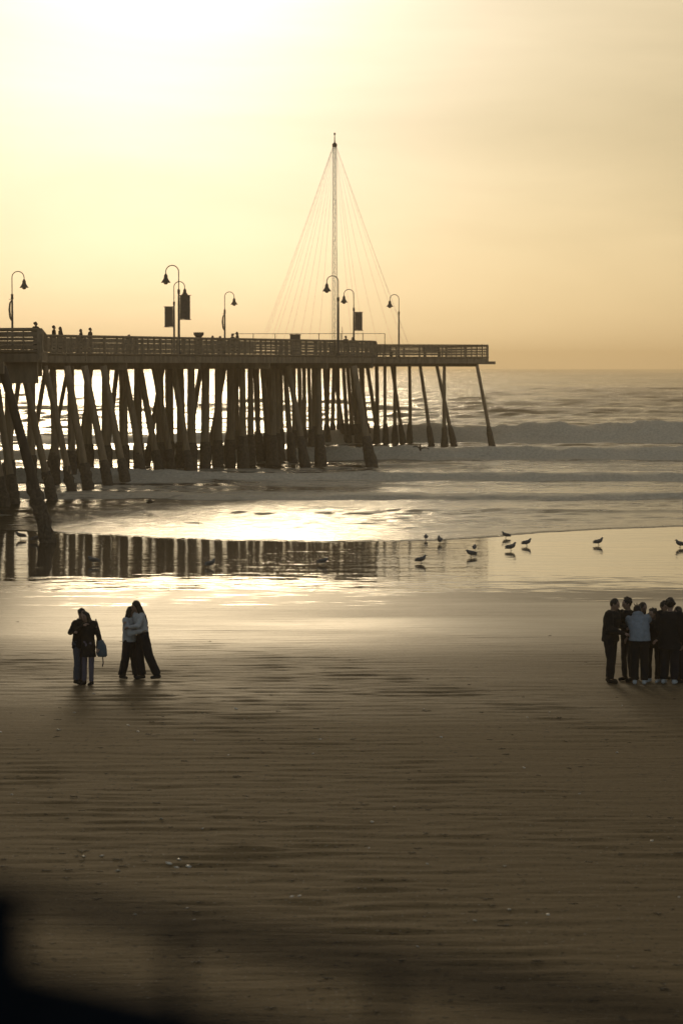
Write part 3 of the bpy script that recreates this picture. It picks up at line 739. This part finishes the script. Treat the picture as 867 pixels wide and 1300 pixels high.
person('person in black with white shoes between the blue hoodie and the broad man', p, R(-30), 1.62, .06, 0, R(-20), .15,
       L=((.24,-.03,1.10),(.16,-.22,1.0)), bottom=dict(mat='black_cloth', thigh=.9, cuff=.85), shoes='white_shoe', group=crowd, hair='curly')
p = ground(840, 863)
person('person in dark jacket behind the broad man, head just to his left', p, R(30), 1.74, .04, 0, 0, .15, bottom=dict(mat='charcoal'), group=crowd)
p = ground(849, 868.5)
person('broad man in a long black coat with white shoes, seen from behind', p, R(155), 1.84, .03, 0, R(10), .12,
       top=dict(mat='black_cloth', hem=.70, flare=1.05, name='coat', puff=1.12, sl=1.15), bottom=dict(mat='navy_cloth', thigh=1.05, cuff=1.15), shoes='white_shoe', group=crowd, build=1.15, hair='curly')
p = ground(862, 867)
person('man in dark clothes cut off by the right edge of the photo', p, R(-70), 1.66, .06, 0, 0, .1, bottom=dict(mat='navy_cloth'), shoes='black_shoe', group=crowd)

# people on the pier, seen above the railing
gp = 'people on the pier seen above the railing'
def on_pier(px, d): return ((px-433.5)*d/F, d, DZ)
a1 = person('person on the pier, left of the pair nearest the left lamp', on_pier(70,147), R(90), 1.72, voxel=.022, hair='curly', group=gp)
b1 = person('person on the pier', on_pier(104.5,156), R(-80), 1.66, .05, voxel=.022, hair='long', group=gp, top=dict(mat='charcoal'))
for src, px, d, rz, lab in [(b1,78.5,147,R(-60),'person on the pier, right of the pair nearest the left lamp'),(a1,116,156,R(70),'person on the pier, right of the second pair from the left'),
    (a1,47,119.5,R(60),'person leaning at the corner of the near pier railing'),(b1,270,181,R(80),'person low behind the pier railing, left one of two beside the small lamp'),(a1,296,174,R(-50),'person on the pier just right of the small lamp'),
    (b1,302,170,R(-90),'person on the pier, rightmost of the pair beside the small lamp'),(a1,439,188,R(40),'person on the pier bending between the mast and the banner lamp'),(b1,448,190,R(-20),'person on the pier at the foot of the banner lamp by the mast'),
    (a1,165,168,R(20),'person on the pier whose head barely clears the railing, alone'),(b1,280,183,R(0),'person on the pier just left of the small lamp pole')]:
    c_ = copy_tree(src); c_.location = on_pier(px, d); c_.rotation_euler = (0,0,rz); c_['label'] = lab
    if px in (270,280,296,439,448,165): c_.location.z -= .14 if px != 165 else .30
    if px == 47: c_.location.z -= .28
b1['label'] = 'person on the pier in dark clothes, left of the second pair from the left'
for o_ in [k for k in bpy.data.objects if k.get('category') == 'person' and k.location.z < DZ-.05 and k.location.z > 5]: 
    s_ = (o_.location.z-DZ+1.72)/1.72; o_.scale = (1,1,s_); o_.location.z = DZ

# ------------------------------------------------------------------ birds
def gull_mesh(flying=False, dark=False, head_up=1.0):
    root = empty('gull', (0,0,0)); mb = MB()
    fm_ = 'gull_dark' if dark else 'gull'
    def rot(v):
        return Matrix.Rotation(R(-14 if not flying else 0), 3, 'Y') @ v
    z0 = .155
    mb.loft([(0,0,0,.001,.001)]*2, 4); mb.v = []; mb.f = []
    pts = [(-.26,0,.0),(-.20,0,.0),(-.12,0,.005),(-.02,0,.0),(.08,0,.0),(.14,0,.02),(.17,0,.05)]
    mb.tube([rot(Vector(p))+Vector((0,0,z0)) for p in pts], [.012,.034,.066,.088,.082,.065,.045], 12)
    nk = rot(Vector((.15,0,.03)))+Vector((0,0,z0)); nk = nk+Vector((-.015,0,0)); hd = nk+Vector((.042,0,.062*head_up))
    mb.capsule(nk, hd, .056, .038); mb.ell(hd+Vector((.012,0,.006)), .042,.034,.034)
    if not flying:
        for q in (-1,1):
            mb.tube([(-.24,q*.035,z0-.005),(-.1,q*.068,z0+.035),(.04,q*.068,z0+.03),(.1,q*.05,z0+.01)], [.012,.03,.038,.02], 8)
            mb.capsule((.01,q*.03,z0-.05), (.0,q*.032,.02), .010, .007, 6); mb.capsule((.0,q*.032,.012), (.045,q*.035,.010), .009, .009, 6)
    else:
        for q in (-1,1):
            for i in range(7):
                t0, t1 = i/7, (i+1)/7
                def wp(t): return Vector((.04-.10*t*t, q*(.05+.50*t), z0+.02+.14*math.sin(t*2.4)))
                for j in range(3): mb.capsule(wp(t0)+Vector((-.05*j*(1-.6*t0),0,0)), wp(t1)+Vector((-.05*j*(1-.6*t1),0,0)), .02*(1-.5*t0), .02*(1-.5*t1), 6)
    mb.remesh('body', M[fm_], root, .009, 0, 1, 0, 1)
    bk = MB(); bk.tube([hd+Vector((.04,0,.004)), hd+Vector((.075,0,.0)), hd+Vector((.095,0,-.012))], [.012,.009,.003], 6); bk.build('beak', M['beak'], root)
    return root
g0 = gull_mesh(); g1 = gull_mesh(head_up=.35); gf_ = gull_mesh(True, True)
first = {id(g0): True, id(g1): True}
gulls = [(540.6,686,g1,90,'gull at the water line, leftmost of the gulls right of the pier reflection'),(558,690,g0,100,'gull standing at the end of the pier reflection beside its own dark reflection'),
 (534,715,g0,15,'gull standing lowest on the wet sand, left of the tight pair'),(602,699,g1,80,'upper gull of the tight pair in the middle of the wet sand'),(598,707,g1,200,'lower larger looking gull of the tight pair, bending down'),
 (642,683,g0,160,'gull right on the edge of the swash, above the single gull'),(648,699,g0,20,'gull on wet sand just below the one on the swash edge'),(668,693,g0,20,'gull on wet sand, rightmost of the middle flock'),
 (759,692,g0,20,'lone gull on the wet sand between the middle flock and the right edge'),(863,695,g0,200,'gull at the right edge of the picture on the wet sand'),
 (27,684,g0,190,'gull at the far left standing in the pier reflection'),(47,688,g1,10,'gull close left of the crusted foot of the nearest pile'),(267,720,g0,30,'gull on wet sand below the middle of the pier reflection'),
 (410,717,g1,10,'small dark gull crouching on the wet sand right of the pier reflection'),(119,716,g1,170,'gull crouching between the dark stripes of the pier reflection')]
used = set()
for px, py, src, rz, lab in gulls:
    p = ground(px, py)
    if py < 690 and p.z < 0: p.z = 0
    o = src if src.name not in used else copy_tree(src); used.add(src.name)
    o.location = p; o.rotation_euler = (0,0,R(rz)); o.scale = (random.uniform(.88,1.1),)*3; tag(o, lab, 'gull', 'gulls standing on the wet sand')
p = atY(532, 571, 168); gf_.location = p; gf_.rotation_euler = (R(12),R(-50),R(100)); gf_.scale = (1.15,)*3; gf_.name = 'seabird'; tag(gf_, 'dark seabird diving with raised wings in front of the whitewater', 'bird', 'birds in flight')
o = copy_tree(gf_); p = atY(191, 641, 118); o.location = p; o.rotation_euler = (0,R(8),R(170)); o.scale = (.9,)*3; tag(o, 'dark seabird flying low over the shallow water left of centre', 'bird', 'birds in flight')

# ------------------------------------------------------------------ small things lying on the sand
def shell_proto():
    mb = MB(); n = 9
    vs = [(0,0,.012)]
    for k in range(n): t = 2*math.pi*k/n; vs.append((.03*math.cos(t)*(1+.2*math.sin(3*t)), .022*math.sin(t), .002+.003*math.sin(k*2.1)))
    vs.append((0,0,-.003)); mb.add(vs, [(0,1+k,1+(k+1)%n) for k in range(n)]+[(n+1,1+(k+1)%n,1+k) for k in range(n)])
    return mb.build('shell', M['shell'], None, True)
def weed_proto(seed):
    random.seed(seed); mb = MB()
    for k in range(4):
        a = random.uniform(0,6.28); p = Vector((0,0,.01)); pts = [p]
        for i in range(5): a += random.uniform(-.8,.8); p = p+Vector((math.cos(a)*.05, math.sin(a)*.04, random.uniform(-.004,.006))); p.z = max(.006, p.z); pts.append(p)
        mb.tube(pts, [.010,.013,.012,.011,.009,.004], 6)
    return mb.build('seaweed_scrap', M['weed'], None, True)
sh0 = shell_proto(); wp = [weed_proto(s) for s in (1,2,3)]
random.seed(5)
def scat(y0, y1):
    return random.uniform(-10, 877), random.uniform(y0, y1)
spots = [(163,921),(397,957),(300,900),(95,905),(75,927),(205,1040),(225,1102),(215,1099),(240,1100),(370,1139),(380,1138),(530,1202),(107,1088),(130,1087),(228,1092),(150,1106),(247,940),(500,1025),(665,975),(735,1008),(560,936),(640,1100)]
for i in range(26): spots.append(scat(860, 1180))
for i, (px, py) in enumerate(spots):
    o = sh0 if i == 0 else sh0.copy()
    if i: col.objects.link(o)
    p = ground(px, py); o.location = p+Vector((0,0,.004)); o.rotation_euler = (random.uniform(-.4,.4),random.uniform(-.4,.4),random.uniform(0,6)); k = random.uniform(.9,1.6)*(1.1 if i < 16 else .75); o.scale = (k,k,k)
    tag(o, 'small pale shell fragment lying on the dark damp sand', 'shell', 'shell fragments scattered on the sand')
used = set(); W = []
for i in range(200):
    px, py = scat(885, 1290); W.append((px, py))
for i in range(18): W.append(scat(770, 885))
for i in range(20): W.append((random.gauss(110,60), random.gauss(1095,10)))
for i, (px, py) in enumerate(W):
    s = wp[i % 3]; o = s if i < 3 else s.copy()
    if i >= 3: col.objects.link(o)
    p = ground(px, py); o.location = p+Vector((0,0,.003)); k = random.uniform(.10,.36); o.scale = (k*random.uniform(.7,1.3),k*1.5,k*1.0); o.rotation_euler = (0,0,random.uniform(-.4,.4)+(math.pi if random.random() < .5 else 0))
    tag(o, 'thin dark scrap of seaweed lying flat on the sand', 'seaweed', 'seaweed scraps scattered on the sand')

# ------------------------------------------------------------------ near railing, out of focus, and the platform it stands on
nr = empty('viewpoint_railing', (0,1.8,5.85), 0, 'dark out of focus metal railing close in front at the bottom left', 'railing')
def nl(x, y, z): return Vector((x, y-1.8, z-5.85))
def rp(t, z): return nl((-.289+.52*t)*.75, (2.0-.40*t)*.75, 7.4-(7.4-z)*.75 if z > 6.5 else z)
q = MB(); q.beam(rp(-1.6,6.95), rp(2.6,6.95), .016, .010); q.build('top_bar', M['near_metal'], nr)
q = MB(); q.beam(rp(-1.6,6.725), rp(2.6,6.725), .012, .24); q.build('kick_panel', M['near_metal'], nr)
for t in (-1.1, -.015, .30, .62, 1.05, 2.1):
    q = MB(); w = .034 if t in (-.015, 2.1, -1.1) else .009
    q.beam(rp(t,5.86), rp(t,6.937), w, w); q.build('post', M['near_metal'], nr)
q = MB(); q.box((-3,-3.5,5.65),(3,0,5.85)); q.add([(-3,.001,5.65),(3,.001,5.65),(3,.1,5.65),(-3,2.4,5.65),(-3,.001,5.85),(3,.001,5.85),(3,.1,5.85),(-3,2.4,5.85)], [(3,2,1,0),(4,5,6,7),(1,2,6,5),(2,3,7,6),(3,0,4,7)])
wd = q.build('viewing_platform', M['wood']); tag(wd, 'raised timber viewing platform under the near railing', 'platform')
for sx_, sy_ in ((-2.6,-3.2),(2.6,-3.2),(-2.6,.8),(2.6,-.2)):
    q = MB(); q.tube([(sx_,sy_,0),(sx_,sy_,5.64)], .14, 10); q.build('post', M['pile'], wd)

# ------------------------------------------------------------------ light, sky, haze
SE, SA = 10.3, -4.6                        # sun elevation and azimuth from +Y (negative: to the left)
sd = Vector((math.sin(R(SA))*math.cos(R(SE)), math.cos(R(SA))*math.cos(R(SE)), math.sin(R(SE))))
sl = bpy.data.lights.new('sun', 'SUN'); sl.energy = .6; sl.angle = R(11); sl.color = (1, .78, .48)
so = bpy.data.objects.new('sun', sl); col.objects.link(so); so.rotation_euler = (-sd).to_track_quat('-Z', 'Y').to_euler()
w = bpy.data.worlds.new('World'); scene.world = w; w.use_nodes = True; nt = w.node_tree
bg = nt.nodes['Background']; 
sky = N(nt, 'ShaderNodeTexSky'); sky.sky_type = 'NISHITA'; sky.sun_disc = False; sky.sun_elevation = R(SE); sky.sun_rotation = R(SA)
sky.air_density = 1.0; sky.dust_density = 1.5; sky.ozone_density = 1.0
tc = N(nt, 'ShaderNodeTexCoord'); dotn = N(nt, 'ShaderNodeVectorMath', operation='DOT_PRODUCT'); nt.links.new(tc.outputs['Generated'], dotn.inputs[0]); dotn.inputs[1].default_value = sd
dt = math_(nt, 'MAXIMUM', dotn.outputs['Value'], 0.0)
g1_ = math_(nt, 'POWER', dt, 170.0); g2_ = math_(nt, 'POWER', dt, 45.0); g3_ = math_(nt, 'POWER', dt, 3.0)
mp = N(nt, 'ShaderNodeMapping'); mp.inputs['Scale'].default_value = (2.2,2.2,9); nt.links.new(tc.outputs['Generated'], mp.inputs[0])
cl = noise_tex(nt, mp.outputs[0], 1.6, 7, .55, .6)
clm = mapr(nt, cl, .3, .72, 1.12, .82)
def cscale(colr, f):
    m_ = N(nt, 'ShaderNodeVectorMath', operation='SCALE'); m_.inputs[0].default_value = colr; nt.links.new(f, m_.inputs['Scale']); return m_.outputs[0]
def vadd(a, b_):
    m_ = N(nt, 'ShaderNodeVectorMath', operation='ADD'); nt.links.new(a, m_.inputs[0]); nt.links.new(b_, m_.inputs[1]); return m_.outputs[0]
glow = vadd(vadd(cscale((6.0,6.0,6.5), g1_), cscale((3.0,3.0,2.75), g2_)), cscale((4.5,3.42,2.02), g3_))
amb = N(nt, 'ShaderNodeCombineXYZ'); amb.inputs[0].default_value = 1.06; amb.inputs[1].default_value = .85; amb.inputs[2].default_value = .52; glow = vadd(glow, amb.outputs[0])
gl = N(nt, 'ShaderNodeVectorMath', operation='SCALE'); nt.links.new(glow, gl.inputs[0]); nt.links.new(clm, gl.inputs['Scale'])
# thin warm cloud veil tints the sky on the sun's side
veil = mapr(nt, dt, .2, .95, 0, 1, True)
skyc = mix(nt, veil, sky.outputs[0], mix(nt, 1.0, sky.outputs[0], (.06,.065,.055), 'MULTIPLY'))
nt.links.new(vadd(skyc, gl.outputs[0]), bg.inputs[0]); bg.inputs['Strength'].default_value = .1

hz = MB(); hz.box((-17500,-100,-4.2),(17500,4060,29.5)); m, nt, b = mat('haze')
nt.nodes.remove(b); pv = N(nt, 'ShaderNodeVolumePrincipled'); pv.inputs['Density'].default_value = .00040; pv.inputs['Anisotropy'].default_value = .6
pv.inputs['Color'].default_value = (1,.82,.56,1); nt.links.new(pv.outputs[0], nt.nodes['Material Output'].inputs['Volume'])
ho = hz.build('haze', m); tag(ho, kind='stuff')

# ------------------------------------------------------------------ camera
cd = bpy.data.cameras.new('camera'); cam = bpy.data.objects.new('camera', cd); col.objects.link(cam)
cam.location = (0,0,H); cam.rotation_euler = (math.pi/2-PITCH,0,0)
cd.sensor_fit = 'VERTICAL'; cd.sensor_height = 36; cd.lens = 36*F/1300; cd.clip_end = 40000; cd.clip_start = .1
cd.dof.use_dof = True; cd.dof.focus_distance = 75; cd.dof.aperture_fstop = 2.4
scene.camera = cam
vs = scene.view_settings; vs.view_transform = 'Standard'; vs.look = 'None'; vs.gamma = 1; vs.exposure = -.06
